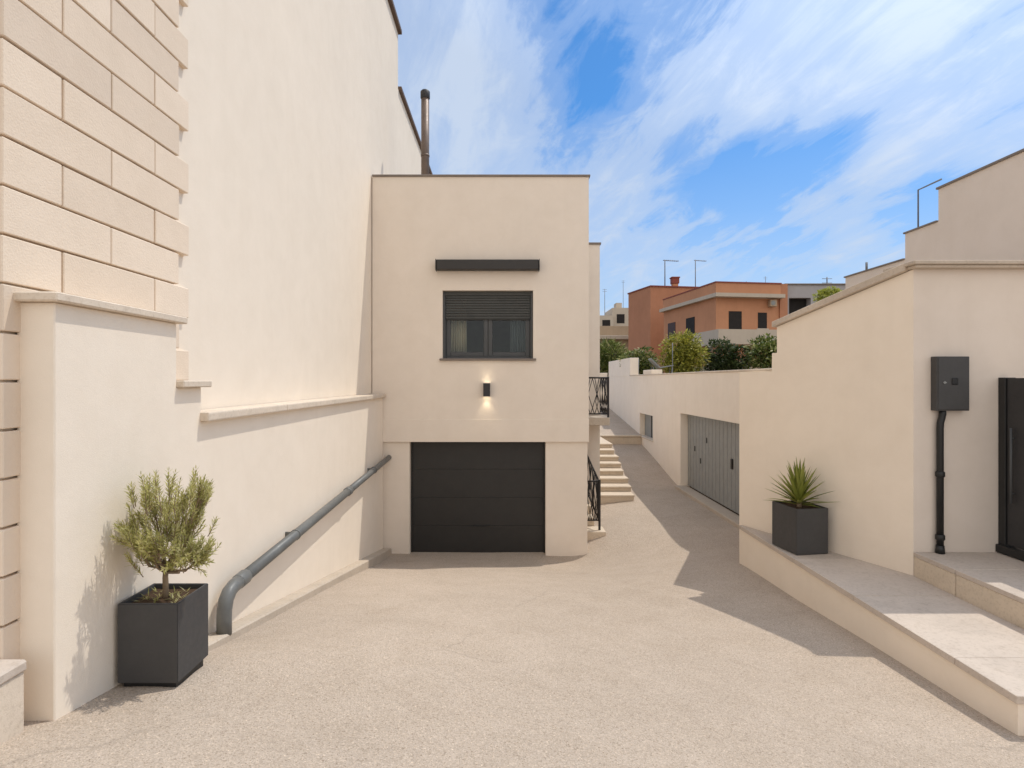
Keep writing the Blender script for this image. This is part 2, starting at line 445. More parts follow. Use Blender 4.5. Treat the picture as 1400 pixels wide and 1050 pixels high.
mb = MB(); mb.box(X0 + .21, X1 - .29, 10.901, 16.69, 3.35, 3.55); mb.build('roof', M['capmetal'], hs)
mb = MB(); mb.box(X0 - .0, X1 + .025, 10.57, 10.93, 3.70, 3.735, 0.005).box(X1 - .30, X1 + .025, 10.932, 17.03, 3.70, 3.735, 0.005); mb.build('parapet_cap', M['capmetal'], hs)
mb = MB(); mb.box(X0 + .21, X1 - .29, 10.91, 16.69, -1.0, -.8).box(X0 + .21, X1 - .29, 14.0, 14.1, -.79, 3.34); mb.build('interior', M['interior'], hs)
# side wing to the right, set back
mb = MB(); mb.box(X1 - .001, 1.92, 12.0, 17.0, -.70, 2.80).box(X1 - .001, 1.925, 12.02, 17.0, -3.4, -.86)
mb.box(X1 - .001, 1.975, 12.6, 17.0, -.86, -.70)
mb.build('side_wing', M['stucco_house'], hs)
mb = MB(); mb.box(X1 - .0, 1.945, 11.97, 17.03, 2.80, 2.84, 0.005); mb.build('wing_cap', M['capmetal'], hs)
mb = MB(); mb.box(X1 + .001, 2.0, 11.28, 12.59, -.855, -.705, 0.008); mb.build('balcony_slab', M['concrete'], hs)

# window
win = MB(); a, c, z0, z1 = WIN
for bx in ((a, a + .055, z0, z1), (c - .055, c, z0, z1), (a + .056, c - .056, z0, z0 + .05), (a + .056, c - .056, z1 - .03, z1)):
    win.box(bx[0], bx[1], 10.74, 10.82, bx[2], bx[3], 0.004)
xm = (a + c) / 2
wo = win.build('window', M['alu'], hs)
for s0, s1 in ((a + .056, xm - .002), (xm + .002, c - .056)):
    sa = MB(); zb, zt = z0 + .051, 1.17; w = .078
    sa.box(s0, s0 + w, 10.762, 10.815, zb, zt, .006).box(s1 - w, s1, 10.762, 10.815, zb, zt, .006)
    sa.box(s0 + w + .001, s1 - w - .001, 10.762, 10.815, zb, zb + w, .006).box(s0 + w + .001, s1 - w - .001, 10.762, 10.815, zt - w * .7, zt, .006)
    sa.build('sash', M['alu'], wo)
    pa = MB(); pa.box(s0 + w - .01, s1 - w + .01, 10.785, 10.791, zb + w - .01, zt - w * .7 + .01); pa.build('pane', M['glass'], wo)
sh = MB(); zz = 1.60
sh.box(a + .03, c - .03, 10.70, 10.76, 1.565, z1 - .003, .004)
zz = 1.563
while zz > 1.15:
    zn = zz - .047
    sh.box(a + .045, c - .045, 10.722, 10.738, zn + .005, zz, .005); zz = zn
sh.box(a + .045, c - .045, 10.716, 10.742, zz - .01, zz + .0045, .004)
sh.build('roller_shutter', M['shutter'], wo)
for x in (a + .001, c - .041):
    gd = MB(); gd.box(x, x + .04, 10.69, 10.739, z0 + .01, z1 - .004, .003); gd.build('shutter_guide', M['alu'], wo)
si = MB(); si.box(a - .05, c + .05, 10.545, 10.76, z0 - .035, z0 + .004, .006); si.build('sill', M['capmetal'], wo)
# curtains (inside the room)
def curtain(x0, x1, y, mat, label):
    m_ = MB(); n = 40
    prev = None
    for i in range(n + 1):
        u = x0 + (x1 - x0) * i / n; d = y + 0.03 * math.sin(i * 1.25) + .012 * math.sin(i * 2.9)
        pair = [(u, d, .30), (u, d, 1.60)]
        if prev: m_.face([prev[0], pair[0], pair[1], prev[1]], True)
        prev = pair
    bmesh.ops.remove_doubles(m_.bm, verts=m_.bm.verts[:], dist=1e-5)
    o = m_.build('curtain', mat, None, ((x0 + x1) / 2, y, .3))
    sm = o.modifiers.new('thick', 'SOLIDIFY'); sm.thickness = .004
    tag(o, label, 'curtain')
curtain(-1.10, -.74, 10.98, M['curtain'], 'pale beige curtain behind the left pane of the house window')
curtain(.08, .47, 11.0, M['curtain_grey'], 'grey curtain behind the right pane of the house window')

# garage door
gm = MB(); x0, x1 = GAR[0], GAR[1]
zs_ = [-3.19, -2.67, -2.145, -1.625, -1.10]
for q in range(4): gm.box(x0 + .03, x1 - .03, 10.80, 10.84, zs_[q] + (.001 if q else .03), zs_[q + 1] - .001, .003)
gdo = gm.build('garage_door', M['garage'], hs)
fm = MB(); fm.box(x0 + .001, x0 + .03, 10.77, 10.86, -3.3, -1.105, .003).box(x1 - .03, x1 - .001, 10.77, 10.86, -3.3, -1.105, .003).box(x0 + .031, x1 - .031, 10.77, 10.86, -1.14, -1.105, .003)
fm.build('frame', M['garage'], gdo)
bs = MB(); bs.box(x0 + .031, x1 - .031, 10.795, 10.845, -3.195, -3.164, .004); bs.build('bottom_seal', M['alu'], gdo)
hh = MB(); hh.box(-.62, -.30, 10.782, 10.80, -2.675, -2.655, .004); hh.build('handle', M['black'], gdo)
# backing so that the garage is dark
bk = MB(); bk.box(x0 - .1, x1 + .1, 10.902, 10.93, -3.5, -1.02); bk.build('garage_lining', M['dark'], hs)

aw = thing('awning_box', 'long dark awning cassette fixed above the house window', 'awning', (-.33, 10.5, 2.08))
mb = MB(); mb.box(-1.25, .585, 10.42, 10.585, 1.985, 2.17, .022, 3); mb.build('cassette', M['awning'], aw)
for x in (-1.262, .586):
    mb = MB(); mb.box(x, x + .011, 10.412, 10.59, 1.977, 2.178, .004); mb.build('end_cap', M['black'], aw)

lampx = -.35
wl = thing('wall_lamp', 'small dark up and down wall lamp lit above the garage door', 'lamp', (lampx, 10.55, -.16))
mb = MB()
mb.grid_wall([lampx - .06, lampx - .05, lampx + .05, lampx + .06], [10.47, 10.48, 10.58, 10.59], [(lampx - .05, lampx + .05, 10.48, 10.58)], 0, 1)
bmesh.ops.transform(mb.bm, verts=mb.bm.verts[:], matrix=Matrix(((1, 0, 0, 0), (0, 0, 1, 0), (0, -.235, 0, -.04), (0, 0, 0, 1))))
bmesh.ops.recalc_face_normals(mb.bm, faces=mb.bm.faces[:])
mb.build('body', M['anthra'], wl)
mb = MB(); mb.box(lampx - .02, lampx + .02, 10.585, 10.602, -.2, -.08); mb.build('bracket', M['black'], wl)
for zc in (-.055, -.262):
    mb = MB(); mb.box(lampx - .049, lampx + .049, 10.481, 10.579, zc - .004, zc + .004); mb.build('diffuser', M['lamp_on'], wl)
for zc, rx in ((-.045, math.pi), (-.272, 0)):
    L = bpy.data.lights.new('lamp_beam', 'SPOT'); L.energy = 3.2 if rx == 0 else .8; L.color = (1, .85, .60); L.spot_size = R(88); L.spot_blend = .7; L.shadow_soft_size = .03
    lo = bpy.data.objects.new('lamp_beam', L); COL.objects.link(lo); lo.parent = wl
    lo.location = Vector((lampx, 10.53, zc)) - wl.location; lo.rotation_euler = (rx, 0, 0)

# flue on the roof
fl = thing('flue_pipe', 'tall brown metal flue pipe standing on the house roof', 'flue', (-1.66, 12, 3.5))
mb = MB(); mb.tube([(-1.66, 12, 3.5), (-1.66, 12, 5.78)], .083, 16); mb.build('pipe', M['flue'], fl)
mb = MB(); mb.tube([(-1.66, 12, 5.781), (-1.66, 12, 5.80), (-1.66, 12, 5.93), (-1.66, 12, 5.96)], [.085, .098, .098, .07], 16); mb.build('cap', M['anthra'], fl)
mb = MB(); mb.tube([(-1.66, 12, 4.6), (-1.66, 12, 4.64)], .09, 16); mb.build('collar', M['flue'], fl)

# ------------------------------------------------------------------ railings
def rail_panel(mb, p0, p1, zb, zt0, zt1=None, n=7, seed=1):
    """iron panel between plan points p0,p1; crossing curved bars"""
    r = random.Random(seed); zt1 = zt0 if zt1 is None else zt1
    P = lambda t, z: (p0[0] + (p1[0] - p0[0]) * t, p0[1] + (p1[1] - p0[1]) * t, z)
    top = lambda t: zt0 + (zt1 - zt0) * t
    mb.tube([P(0, zt0), P(1, zt1)], .016, 6); mb.tube([P(0, zb), P(1, zb + (zt1 - zt0))], .014, 6)
    mb.tube([P(0, zb - .02), P(0, zt0)], .014, 6); mb.tube([P(1, zb + (zt1 - zt0) - .02), P(1, zt1)], .014, 6)
    for i in range(1, n):
        t = i / n; s = (-1) ** i * .9 / n
        h = top(t) - zb - (zt1 - zt0) * t; b0 = zb + (zt1 - zt0) * t
        pts = [P(min(1, max(0, t + s * math.sin(math.pi * q / 6 * 1.0) * (1 if q % 6 < 3 else .6))), b0 + h * q / 6) for q in range(7)]
        mb.tube(pts, .0075, 5)
        mb.tube([P(min(1, max(0, t - s)), b0), P(min(1, max(0, t + s * .5)), b0 + h * .55), P(min(1, max(0, t - s * .6)), b0 + h)], .007, 5)
br = thing('balcony_railing', 'black wrought iron balcony railing beside the upper corner of the house', 'railing', (1.8, 11.33, -.7))
mb = MB(); rail_panel(mb, (1.54, 11.33), (1.975, 11.33), -.635, .065, n=5, seed=3); mb.build('front_panel', M['iron'], br)
mb = MB(); rail_panel(mb, (1.975, 11.345), (1.975, 12.55), -.635, .065, n=8, seed=5); mb.build('side_panel', M['iron'], br)
for x in (1.54, 1.975):
    mb = MB(); mb.box(x - .018, x + .018, 11.31, 11.346, -.705, .085, .003); mb.build('post', M['iron'], br)

srl = thing('stair_railing', 'black wrought iron stair railing at the lower right corner of the house', 'railing', (1.7, 11.1, -2.83))
mb = MB(); rail_panel(mb, (1.52, 11.1), (1.755, 11.1), -2.64, -1.9, n=5, seed=8); mb.build('end_panel', M['iron'], srl)
mb = MB(); rail_panel(mb, (1.745, 11.13), (1.60, 11.95), -2.60, -1.86, -1.40, n=8, seed=9); mb.build('sloping_panel', M['iron'], srl)
mb = MB(); mb.box(1.75, 1.79, 11.08, 11.12, -2.83, -1.87, .004); mb.build('post', M['iron'], srl)

es = thing('entrance_steps', 'small stone steps under the iron stair railing beside the house', 'steps', (1.7, 11.2, -2.95))
mb = MB(); mb.box(1.482, 1.875, 10.98, 11.40, -3.3, -2.825, .012); mb.build('step', M['step'], es)
mb = MB(); mb.box(1.50, 1.72, 11.402, 11.70, -3.3, -2.66, .012); mb.build('step', M['step'], es)
mb = MB(); mb.box(1.50, 1.70, 11.702, 12.0, -3.3, -2.49, .012); mb.build('step', M['step'], es)

als = thing('alley_stairs', 'sunlit flight of low stone steps climbing the alley beside the house', 'stairs', (2.4, 13, -2.7))
for i in range(8):
    mb = MB(); zt = -2.65 + .12 * (i + 1); xr = 2.86 + .02 * ((i * 7) % 3 - 1)
    mb.box(1.93, xr, 13 + .4 * i, 13.4 + .4 * i - .003 if i < 7 else 18.19, -3.1, zt - .045, .004)
    mb.box(1.93, xr + .012, 12.98 + .4 * i, 13.38 + .4 * i - .003 if i < 7 else 18.195, zt - .044, zt, .008)
    mb.build('step', M['step'], als)
mb = MB(); mb.box(1.94, 4.19, 18.15, 18.5, -2.6, -1.735, .01).box(1.94, 4.19, 18.12, 18.5, -1.734, -1.68, .01); mb.build('landing_step', M['step'], als)

# ------------------------------------------------------------------ drain pipe on the left wall
dp = thing('drain_pipe', 'grey drain pipe slanting up along the left wall to the house', 'pipe', (-2.13, 4.46, -1.95))
e0 = Vector((-2.13, 4.47, -1.60)); e1 = Vector((-2.13, 10.62, -1.385)); dd = (e1 - e0).normalized()
ctr = []
mb = MB()
mb.tube([(-2.13, 4.42, kz(4.42) + .05), (-2.13, 4.42, -1.80), (-2.13, 4.425, -1.73), (-2.13, 4.45, -1.665), (-2.13, 4.50, -1.62), (-2.13, 4.57, -1.602), (-2.13, 4.66, -1.597)], .054, 14)
mb.build('elbow', M['grey_pipe'], dp)
p = lambda y: Vector((-2.13, y, -1.597 + (y - 4.66) * .0345))
mb = MB(); mb.tube([p(4.661), p(7.9)], .050, 14); mb.tube([p(7.901), p(10.64)], .047, 14); mb.build('pipe', M['grey_pipe'], dp)
mb = MB()
for y0 in (4.64, 7.82):
    mb = MB(); mb.tube([p(y0), p(y0 + .02), p(y0 + .13), p(y0 + .15)], [.053, .060, .060, .053], 14); mb.build('coupling', M['grey_pipe'], dp)
for y0 in (5.9, 9.4):
    mb = MB(); mb.tube([p(y0), p(y0 + .025)], .056, 14); mb.box(-2.231, -2.18, y0 + .003, y0 + .022, p(y0).z - .03, p(y0).z + .03)
    mb.build('clamp', M['grey_pipe'], dp)

# ------------------------------------------------------------------ planters
def planter(name, label, x0, x1, y0, y1, z0, z1, foot, rotz=0):
    t = thing(name, label, 'planter', ((x0 + x1) / 2, (y0 + y1) / 2, z0))
    w = .018
    def rot(mb):
        if rotz: bmesh.ops.rotate(mb.bm, verts=mb.bm.verts[:], cent=t.location, matrix=Matrix.Rotation(rotz, 3, 'Z'))
        return mb
    mb = MB()
    mb.grid_wall([x0, x0 + w, x1 - w, x1], [y0, y0 + w, y1 - w, y1], [(x0 + w, x1 - w, y0 + w, y1 - w)], 0, 1)
    bmesh.ops.transform(mb.bm, verts=mb.bm.verts[:], matrix=Matrix(((1, 0, 0, 0), (0, 0, 1, 0), (0, z1 - z0, 0, z0), (0, 0, 0, 1))))
    bmesh.ops.recalc_face_normals(mb.bm, faces=mb.bm.faces[:])
    es_ = [e for e in mb.bm.edges if e.calc_face_angle(0) > .5]
    bmesh.ops.bevel(mb.bm, geom=es_, offset=.004, segments=2, affect='EDGES')
    rot(mb).build('pot', M['planter'], t)
    mb = MB(); mb.box(x0 + .022, x1 - .022, y0 + .022, y1 - .022, z0 - foot, z0 + .02); rot(mb).build('base', M['black'], t)
    # soil: an uneven little surface
    mb = MB(); n = 10; vs = []
    for i in range(n + 1):
        for j in range(n + 1):
            x = x0 + w + (x1 - x0 - 2 * w) * i / n; y = y0 + w + (y1 - y0 - 2 * w) * j / n
            vs.append(mb.bm.verts.new((x, y, z1 - .03 + .012 * mnoise.noise(Vector((x * 14, y * 14, 0))))))
    for i in range(n):
        for j in range(n):
            q = i * (n + 1) + j; f = mb.bm.faces.new((vs[q], vs[q + n + 1], vs[q + n + 2], vs[q + 1])); f.smooth = True
    rot(mb).build('soil', M['soil'], t)
    return t
planter('square_planter', 'anthracite square planter by the left wall holding a small olive tree', -2.203, -1.86, 3.314, 3.657, -1.713, -1.262, .13)
planter('square_planter', 'charcoal square planter on the stone ledge holding a spiky yucca', 3.225, 3.62, 6.60, 7.06, -1.955, -1.44, .005, R(9))

def leaf(mb, p, d, up, L, W, fold=.25, bend=0.0):
    d = d.normalized(); s = d.cross(up)
    if s.length < 1e-4: s = d.cross(Vector((1, 0, 0)))
    s.normalize(); u = s.cross(d)
    V = mb.bm.verts.new
    a = V(p); m1 = V(p + d * L * .45 + u * bend * .3); t = V(p + d * L + u * bend)
    l = V(p + d * L * .45 + s * W * .5 + u * (W * fold + bend * .3)); r_ = V(p + d * L * .45 - s * W * .5 + u * (W * fold + bend * .3))
    for f in ((a, l, m1), (m1, l, t), (a, m1, r_), (m1, t, r_)):
        ff = mb.bm.faces.new(f); ff.smooth = True

# olive tree
rnd = random.Random(11)
ot = thing('olive_tree', 'small bushy olive tree growing in the planter by the left wall', 'tree', (-2.031, 3.485, -1.29))
tr = MB(); lf = MB()
base = Vector((-2.031, 3.485, -1.30))
CC = Vector((-1.95, 3.41, -.895)); RX, RZ = .33, .365
tr.tube([base, base + Vector((.004, 0, .06)), base + Vector((0.0, 0.002, .13)), base + Vector((.006, 0, .20))], [.021, .017, .016, .015], 8)
fork = base + Vector((.004, 0, .15))
def rv(k=1): return Vector((rnd.uniform(-1, 1), rnd.uniform(-1, 1), rnd.uniform(-1, 1))) * k
def shoot(p, d, L, n):
    """a leafy shoot: thin curved stem with pairs of narrow leaves"""
    pts = [p.copy()]; dcur = d.normalized(); st = L / 5
    for i in range(5):
        dcur = (dcur + Vector((0, 0, .12)) + rv(.10)).normalized(); pts.append(pts[-1] + dcur * st)
    tr.tube(pts, [.0032, .0028, .0024, .002, .0016, .001], 4, False)
    for i in range(n):
        t = .12 + .88 * i / n; f = t * 5; k = min(4, int(f)); q = pts[k].lerp(pts[k + 1], f - k); ax = (pts[k + 1] - pts[k]).normalized()
        side = ax.orthogonal().normalized(); side.rotate(Matrix.Rotation(i * 1.7 + rnd.uniform(-.4, .4), 3, ax))
        for s in (1, -1):
            dl = ax * rnd.uniform(.55, 1.1) + side * s * rnd.uniform(.5, .95)
            leaf(lf, q, dl, ax, rnd.uniform(.034, .058) * (1.1 - .4 * t), rnd.uniform(.0065, .010))
    for i in range(2): leaf(lf, pts[-1], dcur + rv(.3), rv(), .03, .006)
def inside(q): 
    v = q - CC
    return (v.x / RX) ** 2 + (v.y / .27) ** 2 + (v.z / RZ) ** 2 < 1.0
# limbs reach out to points spread through the crown; every limb end and its length carry leafy shoots
limbs = []
for i in range(22):
    a = i * 2.39996; h = -0.62 + 1.35 * ((i * 0.618) % 1.0); r_ = math.sqrt(max(0.05, 1 - min(1, abs(h)) ** 2)) * .62
    q = CC + Vector((math.cos(a) * RX * r_, math.sin(a) * .25 * r_, RZ * h * .72))
    if q.x < -2.17: q.x = -2.17
    st = fork + Vector((0, 0, .01 + .02 * (i % 3)))
    mid = st.lerp(q, .5) + rv(.012) + Vector(((q.x - st.x) * .12, (q.y - st.y) * .12, -.02))
    pts = [st, st.lerp(mid, .55), mid, mid.lerp(q, .55) + Vector((0, 0, .008)), q]
    limbs.append(pts); tr.tube(pts, [.0085, .007, .0055, .004, .0025], 5, False)
def grow(q, out):
    d = out.normalized() * .75 + Vector((0, 0, .75)) + rv(.28)
    L = rnd.uniform(.10, .17)
    for _ in range(8):
        e = q + d.normalized() * L
        v = e - CC
        if (v.x / RX) ** 2 + (v.y / .27) ** 2 + (v.z / RZ) ** 2 < rnd.uniform(.9, 1.25) and e.x > -2.205: break
        L *= .85
    if L < .045: return
    shoot(q, d, L, max(5, int(L / .0125)))
for pts in limbs:
    for k in range(7):
        f_ = rnd.uniform(1.6, 3.99); j = int(f_); q = pts[j].lerp(pts[j + 1], f_ - j)
        out = q - (CC - Vector((0, 0, .12))); out.z *= .5
        grow(q, out + rv(.12))
    for k in range(3): grow(pts[-1], (pts[-1] - CC) + rv(.15))
for i in range(50):   # inner shoots fill the crown, more of them towards its middle and front
    v = rv().normalized() * (rnd.random() ** .6) * .78
    q = CC + Vector((v.x * RX, v.y * .25 - .02, v.z * RZ - .03))
    if q.x > -2.17: shoot(q, Vector((v.x * .7, v.y * .6, .8)) + rv(.3), rnd.uniform(.09, .14), 10)
for i in range(26):   # upright leaders that break the outline
    a = rnd.uniform(0, 6.28); r_ = math.sqrt(rnd.random()) * .8
    q = CC + Vector((math.cos(a) * RX * r_, math.sin(a) * .22 * r_, RZ * math.sqrt(1 - r_ * r_) * .60))
    if q.x > -2.17: shoot(q, Vector((math.cos(a) * r_ * .5, math.sin(a) * r_ * .4, 1)), rnd.uniform(.11, .17), 12)
tr.build('trunk', M['bark'], ot); lf.build('crown', M['olive'], ot)
# little weeds in the same pot
wd = MB()
for i in range(26):
    q = Vector((rnd.uniform(-2.16, -1.9), rnd.uniform(3.37, 3.6), -1.292))
    for k in range(3): leaf(wd, q, Vector((rnd.uniform(-1, 1), rnd.uniform(-1, 1), rnd.uniform(.2, .7))), Vector((0, 0, 1)), rnd.uniform(.03, .065), .006)
tag(wd.build('weeds', M['olive'], None, (-2.031, 3.485, -1.29)), 'tufts of small green weeds on the soil under the olive tree', 'weeds', kind='stuff')

# yucca
yu = thing('yucca', 'spiky green yucca growing in the charcoal planter on the ledge', 'plant', (3.42, 6.83, -1.48))
ym = MB(); yb = Vector((3.42, 6.83, -1.47))
for i in range(66):
    a = i * 2.39996; t = i / 66
    el = R(6) + R(80) * (t ** .8); el += rnd.uniform(-.1, .1)
    d = Vector((math.cos(a) * math.cos(el), math.sin(a) * math.cos(el), math.sin(el)))
    L = rnd.uniform(.37, .47) * (.95 + .08 * t); W = rnd.uniform(.034, .047)
    p0 = yb + Vector((0, 0, .02 + .09 * t)) + d * .015
    s = d.cross(Vector((0, 0, 1))).normalized(); u = s.cross(d)
    if p0.x + d.x * L + .45 * (p0.y + d.y * L - 6.83) > 3.70: L *= .6
    prof_ = [(0, .55), (.25, .95), (.5, 1), (.75, .62), (.92, .25), (1, .03)]
    rows = []
    droop = rnd.uniform(.0, .07) * (1 - t)
    for f, w in prof_:
        c_ = p0 + d * L * f + Vector((0, 0, -droop * f * f))
        rows.append([ym.bm.verts.new(c_ + s * W * w * .5 + u * W * w * .22), ym.bm.verts.new(c_), ym.bm.verts.new(c_ - s * W * w * .5 + u * W * w * .22)])
    for r0, r1 in zip(rows[:-1], rows[1:]):
        for k in (0, 1):
            f = ym.bm.faces.new((r0[k], r0[k + 1], r1[k + 1], r1[k])); f.smooth = True
ym.build('leaves', M['yucca'], yu)
ys_ = MB(); ys_.tube([yb - Vector((0, 0, .04)), yb + Vector((0, 0, .05)), yb + Vector((0, 0, .12))], [.03, .028, .015], 8); ys_.build('stem', M['bark'], yu)

# ------------------------------------------------------------------ right-hand building
A = Vector((3.2, 8.03, 0)); B = Vector((4.1, 5.89, 0)); AB = B - A
nin = Vector((.922, .388, 0)) * .30
def W(t, z): return (A.x + AB.x * t, A.y + AB.y * t, z)
rb = thing('corner_building', 'peach stucco building with sloping coped wall on the right side', 'building', (5, 7, -2.0))
mb = MB()
mb.prism([W(0, -3.4), W(0, .125), W(.238, .125), W(.24, .36), W(.273, .36), W(.273, .69), W(1, 1.125), W(1, -3.4)], nin)
mb.prism([(3.225, 8.06, -3.4), (4.18, 10.22, -3.4), (4.44, 10.1, -3.4), (3.47, 8.14, -3.4)], (0, 0, 3.525))  # hidden diagonal wall, added so its shadow closes the gap on the ramp
mb.build('side_wall', M['stucco_right'], rb)
mb = MB(); mb.box(4.1, 9.5, 5.89, 6.2, -3.4, 1.125); mb.build('front_wall', M['stucco_grey'], rb)
# copings: one along the slope, one along the front
nout = -nin.normalized() * .05
mb = MB()
def Wo(t, z): v = Vector(W(t, z)) + nout; return tuple(v)
vec = nin.normalized() * .40
mb.prism([Wo(.255, .685), Wo(.255, .755), Wo(.978, 1.20), Wo(.978, 1.118)], vec, .006)
mb.build('coping', M['coping_right'], rb)
mb = MB(); mb.box(4.062, 9.5, 5.80, 6.24, 1.126, 1.155, .005).box(4.03, 9.5, 5.77, 6.26, 1.156, 1.195, .006); mb.build('coping', M['coping_right'], rb)
mb = MB(); mb.box(5.91, 11, 6.35, 8.0, -.5, 2.62).box(5.912, 11, 8.0, 8.67, -.5, 2.18).box(5.914, 11, 8.67, 10.2, -.5, 1.80)
mb.build('upper_storey', M['stucco_grey'], rb)
mb = MB(); mb.box(5.885, 11, 6.32, 8.02, 2.62, 2.65, .004).box(5.89, 11, 8.021, 8.69, 2.18, 2.205, .004).box(5.892, 11, 8.691, 10.22, 1.80, 1.825, .004)
mb.build('roof_edge', M['capmetal'], rb)
mb = MB(); mb.box(4.35, 5.9, 6.21, 8.6, .95, 1.05); mb.build('roof', M['slab'], rb)
mb = MB(); mb.tube([(5.95, 8.45, 2.2), (5.95, 8.45, 2.76), (5.95, 8.0, 2.76)], .012, 6); mb.build('railing', M['steel'], rb)
mb = MB(); mb.tube([(5.95, 9.66, 1.82), (5.95, 9.66, 1.96)], .02, 6); mb.build('vent', M['steel'], rb)

# ledge
bn = thing('stone_ledge', 'low stone ledge with paving slabs along the right side of the ramp', 'ledge', (3.5, 5, -2.2))
mb = MB()
mb.prism([(3.2, 8.02, -3.2), (3.2, 3.66, -3.2), (4.12, 3.66, -3.2), (4.12, 5.95, -3.2), (3.24, 8.02, -3.2)], (0, 0, 1.185), .0)
mb.build('base', M['stucco_right'], bn)
mb = MB(); ye = 3.64; rr = random.Random(7)
cuts = [3.64, 4.15, 5.35, 6.45, 7.98]
for a, c in zip(cuts[:-1], cuts[1:]):
    def wx(y): return 4.098 if y < 5.9 else max(3.215, A.x + AB.x * (y - A.y) / AB.y - .002)
    a_, c_ = a + .003, c - .003
    zt = -1.96 + rr.uniform(-.003, .003)
    mid = [(3.178, a_, -2.014), (wx(a_), a_, -2.014)] + ([(4.098, 5.9, -2.014)] if a_ < 5.9 < c_ else []) + [(wx(c_), c_, -2.014), (3.178, c_, -2.014)]
    mb.prism(mid, (0, 0, zt + 2.014), .004)
mb.build('slab', M['slab'], bn)
us = thing('upper_step', 'higher stone step with grey slabs before the dark door at right', 'step', (5, 5, -2.0))
mb = MB(); mb.box(4.10, 9, 5.345, 5.885, -3, -1.765, .004).box(4.10, 9, 2.6, 5.335, -3, -1.765, .004); mb.build('base', M['step'], us)
mb = MB()
for x0, x1 in ((4.096, 4.695), (4.701, 5.6), (5.606, 6.6), (6.606, 9)):
    for y0, y1 in ((2.6, 3.6), (3.606, 4.5), (4.506, 5.337), (5.343, 5.886)): mb.box(x0, x1, y0, y1, -1.764, -1.72 + rr.uniform(-.002, .002), .004)
mb.build('slab', M['slab'], us)

md = thing('metal_door', 'tall charcoal metal door standing on the step at the right edge', 'door', (4.96, 5.8, -1.71))
mb = MB(); mb.box(4.965, 5.015, 4.95, 5.80, -1.62, .03, .004); mb.build('leaf', M['anthra'], md)
mb = MB(); mb.box(4.95, 5.06, 5.805, 5.888, -1.71, .035, .004); mb.build('frame', M['black'], md)
mb = MB(); mb.box(4.92, 5.05, 4.9, 5.888, -1.715, -1.635, .006); mb.build('threshold', M['black'], md)
mb = MB(); mb.tube([(4.935, 5.72, -1.2), (4.935, 5.72, -.46)], .011, 8)
for z in (-1.1, -.56): mb.tube([(4.935, 5.72, z), (4.97, 5.72, z)], .008, 6)
mb.build('handle', M['alu'], md)

mx_ = thing('meter_box', 'dark metal meter box on the right wall above a thin pipe', 'meter box', (4.43, 5.85, 0))
mb = MB(); mb.box(4.272, 4.598, 5.806, 5.889, -.295, .245, .006, 2); mb.build('case', M['planter'], mx_)
mb = MB(); mb.box(4.285, 4.588, 5.799, 5.805, -.283, .233, .003); mb.build('door', M['planter'], mx_)
mb = MB(); mb.box(4.415, 4.475, 5.79, 5.798, -.035, .03, .006); mb.build('display', M['black'], mx_)
mb = MB(); mb.tube([(4.345, 5.80, -.015), (4.345, 5.792, -.015)], .013, 10); mb.box(4.33, 4.36, 5.788, 5.794, -.019, -.011); mb.build('lock', M['galv'], mx_)

cp = thing('conduit_pipe', 'thin black conduit pipe running down from the meter box', 'pipe', (4.34, 5.84, -1.7))
mb = MB(); mb.tube([(4.36, 5.845, -.296), (4.36, 5.845, -.33), (4.352, 5.845, -.37), (4.338, 5.845, -.42), (4.335, 5.845, -.47), (4.335, 5.845, -1.66)], .031, 12); mb.build('tube', M['black'], cp)
mb = MB()
for z in (-.93, -1.56):
    mb = MB(); mb.tube([(4.335, 5.845, z - .03), (4.335, 5.845, z - .02), (4.335, 5.845, z + .02), (4.335, 5.845, z + .03)], [.033, .042, .042, .033], 12); mb.build('collar', M['black'], cp)
mb = MB(); mb.tube([(4.335, 5.845, -1.719), (4.335, 5.845, -1.64)], [.043, .036], 12)
mb.build('collar', M['black'], cp)

# ------------------------------------------------------------------ garden wall with grey garage
gw = thing('garden_wall', 'long cream garden wall on the right of the alley with garage opening', 'wall', (4.3, 14, -2.5))
G2 = (10.3, 14.1, -3.6, -.77); W2 = (16.75, 18.4, -1.70, -1.0)
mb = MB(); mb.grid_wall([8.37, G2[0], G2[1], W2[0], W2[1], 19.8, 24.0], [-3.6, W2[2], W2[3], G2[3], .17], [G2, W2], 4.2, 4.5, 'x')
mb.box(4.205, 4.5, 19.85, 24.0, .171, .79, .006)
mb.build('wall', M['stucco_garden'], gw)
mb = MB(); mb.box(4.18, 4.52, 8.4, 19.84, .171, .205, .006); mb.build('coping', M['coping'], gw)
mb = MB(); mb.box(4.19, 4.51, 16.9, 17.9, .206, .33, .01); mb.build('end_block', M['stucco_right'], gw)
mb = MB(); yy = G2[0] + .002; i = 0
while yy < G2[1] - .02:
    y2 = min(yy + .105, G2[1] - .003)
    mb.box(4.365 + (.005 if i % 2 else 0), 4.40, yy, y2 - .0025, -2.5, -.775, .004); yy = y2; i += 1
gdd = mb.build('garage_door', M['galv'], gw)
mb = MB(); mb.box(4.335, 4.364, 11.25, 11.32, -1.70, -1.50, .006); mb.build('handle', M['black'], gdd)
for y, z in ((13.5, -1.62), (12.7, -1.35), (13.1, -1.85)):
    mb = MB(); mb.box(4.352, 4.364, y, y + .05, z, z + .12, .003); mb.build('vent_slot', M['black'], gdd)
mb = MB(); mb.box(4.07, 4.36, 10.0, 14.12, -2.75, -2.515, .012); mb.build('sill', M['concrete'], gw)
mb = MB(); mb.box(4.36, 4.40, 16.753, 18.397, -1.698, -1.002); wv = mb.build('window', M['galv'], gw)
for y in (17.5, 16.76):
    mb = MB(); mb.box(4.345, 4.359, y, y + .04, -1.69, -1.01, .002); mb.build('mullion', M['dark'], wv)
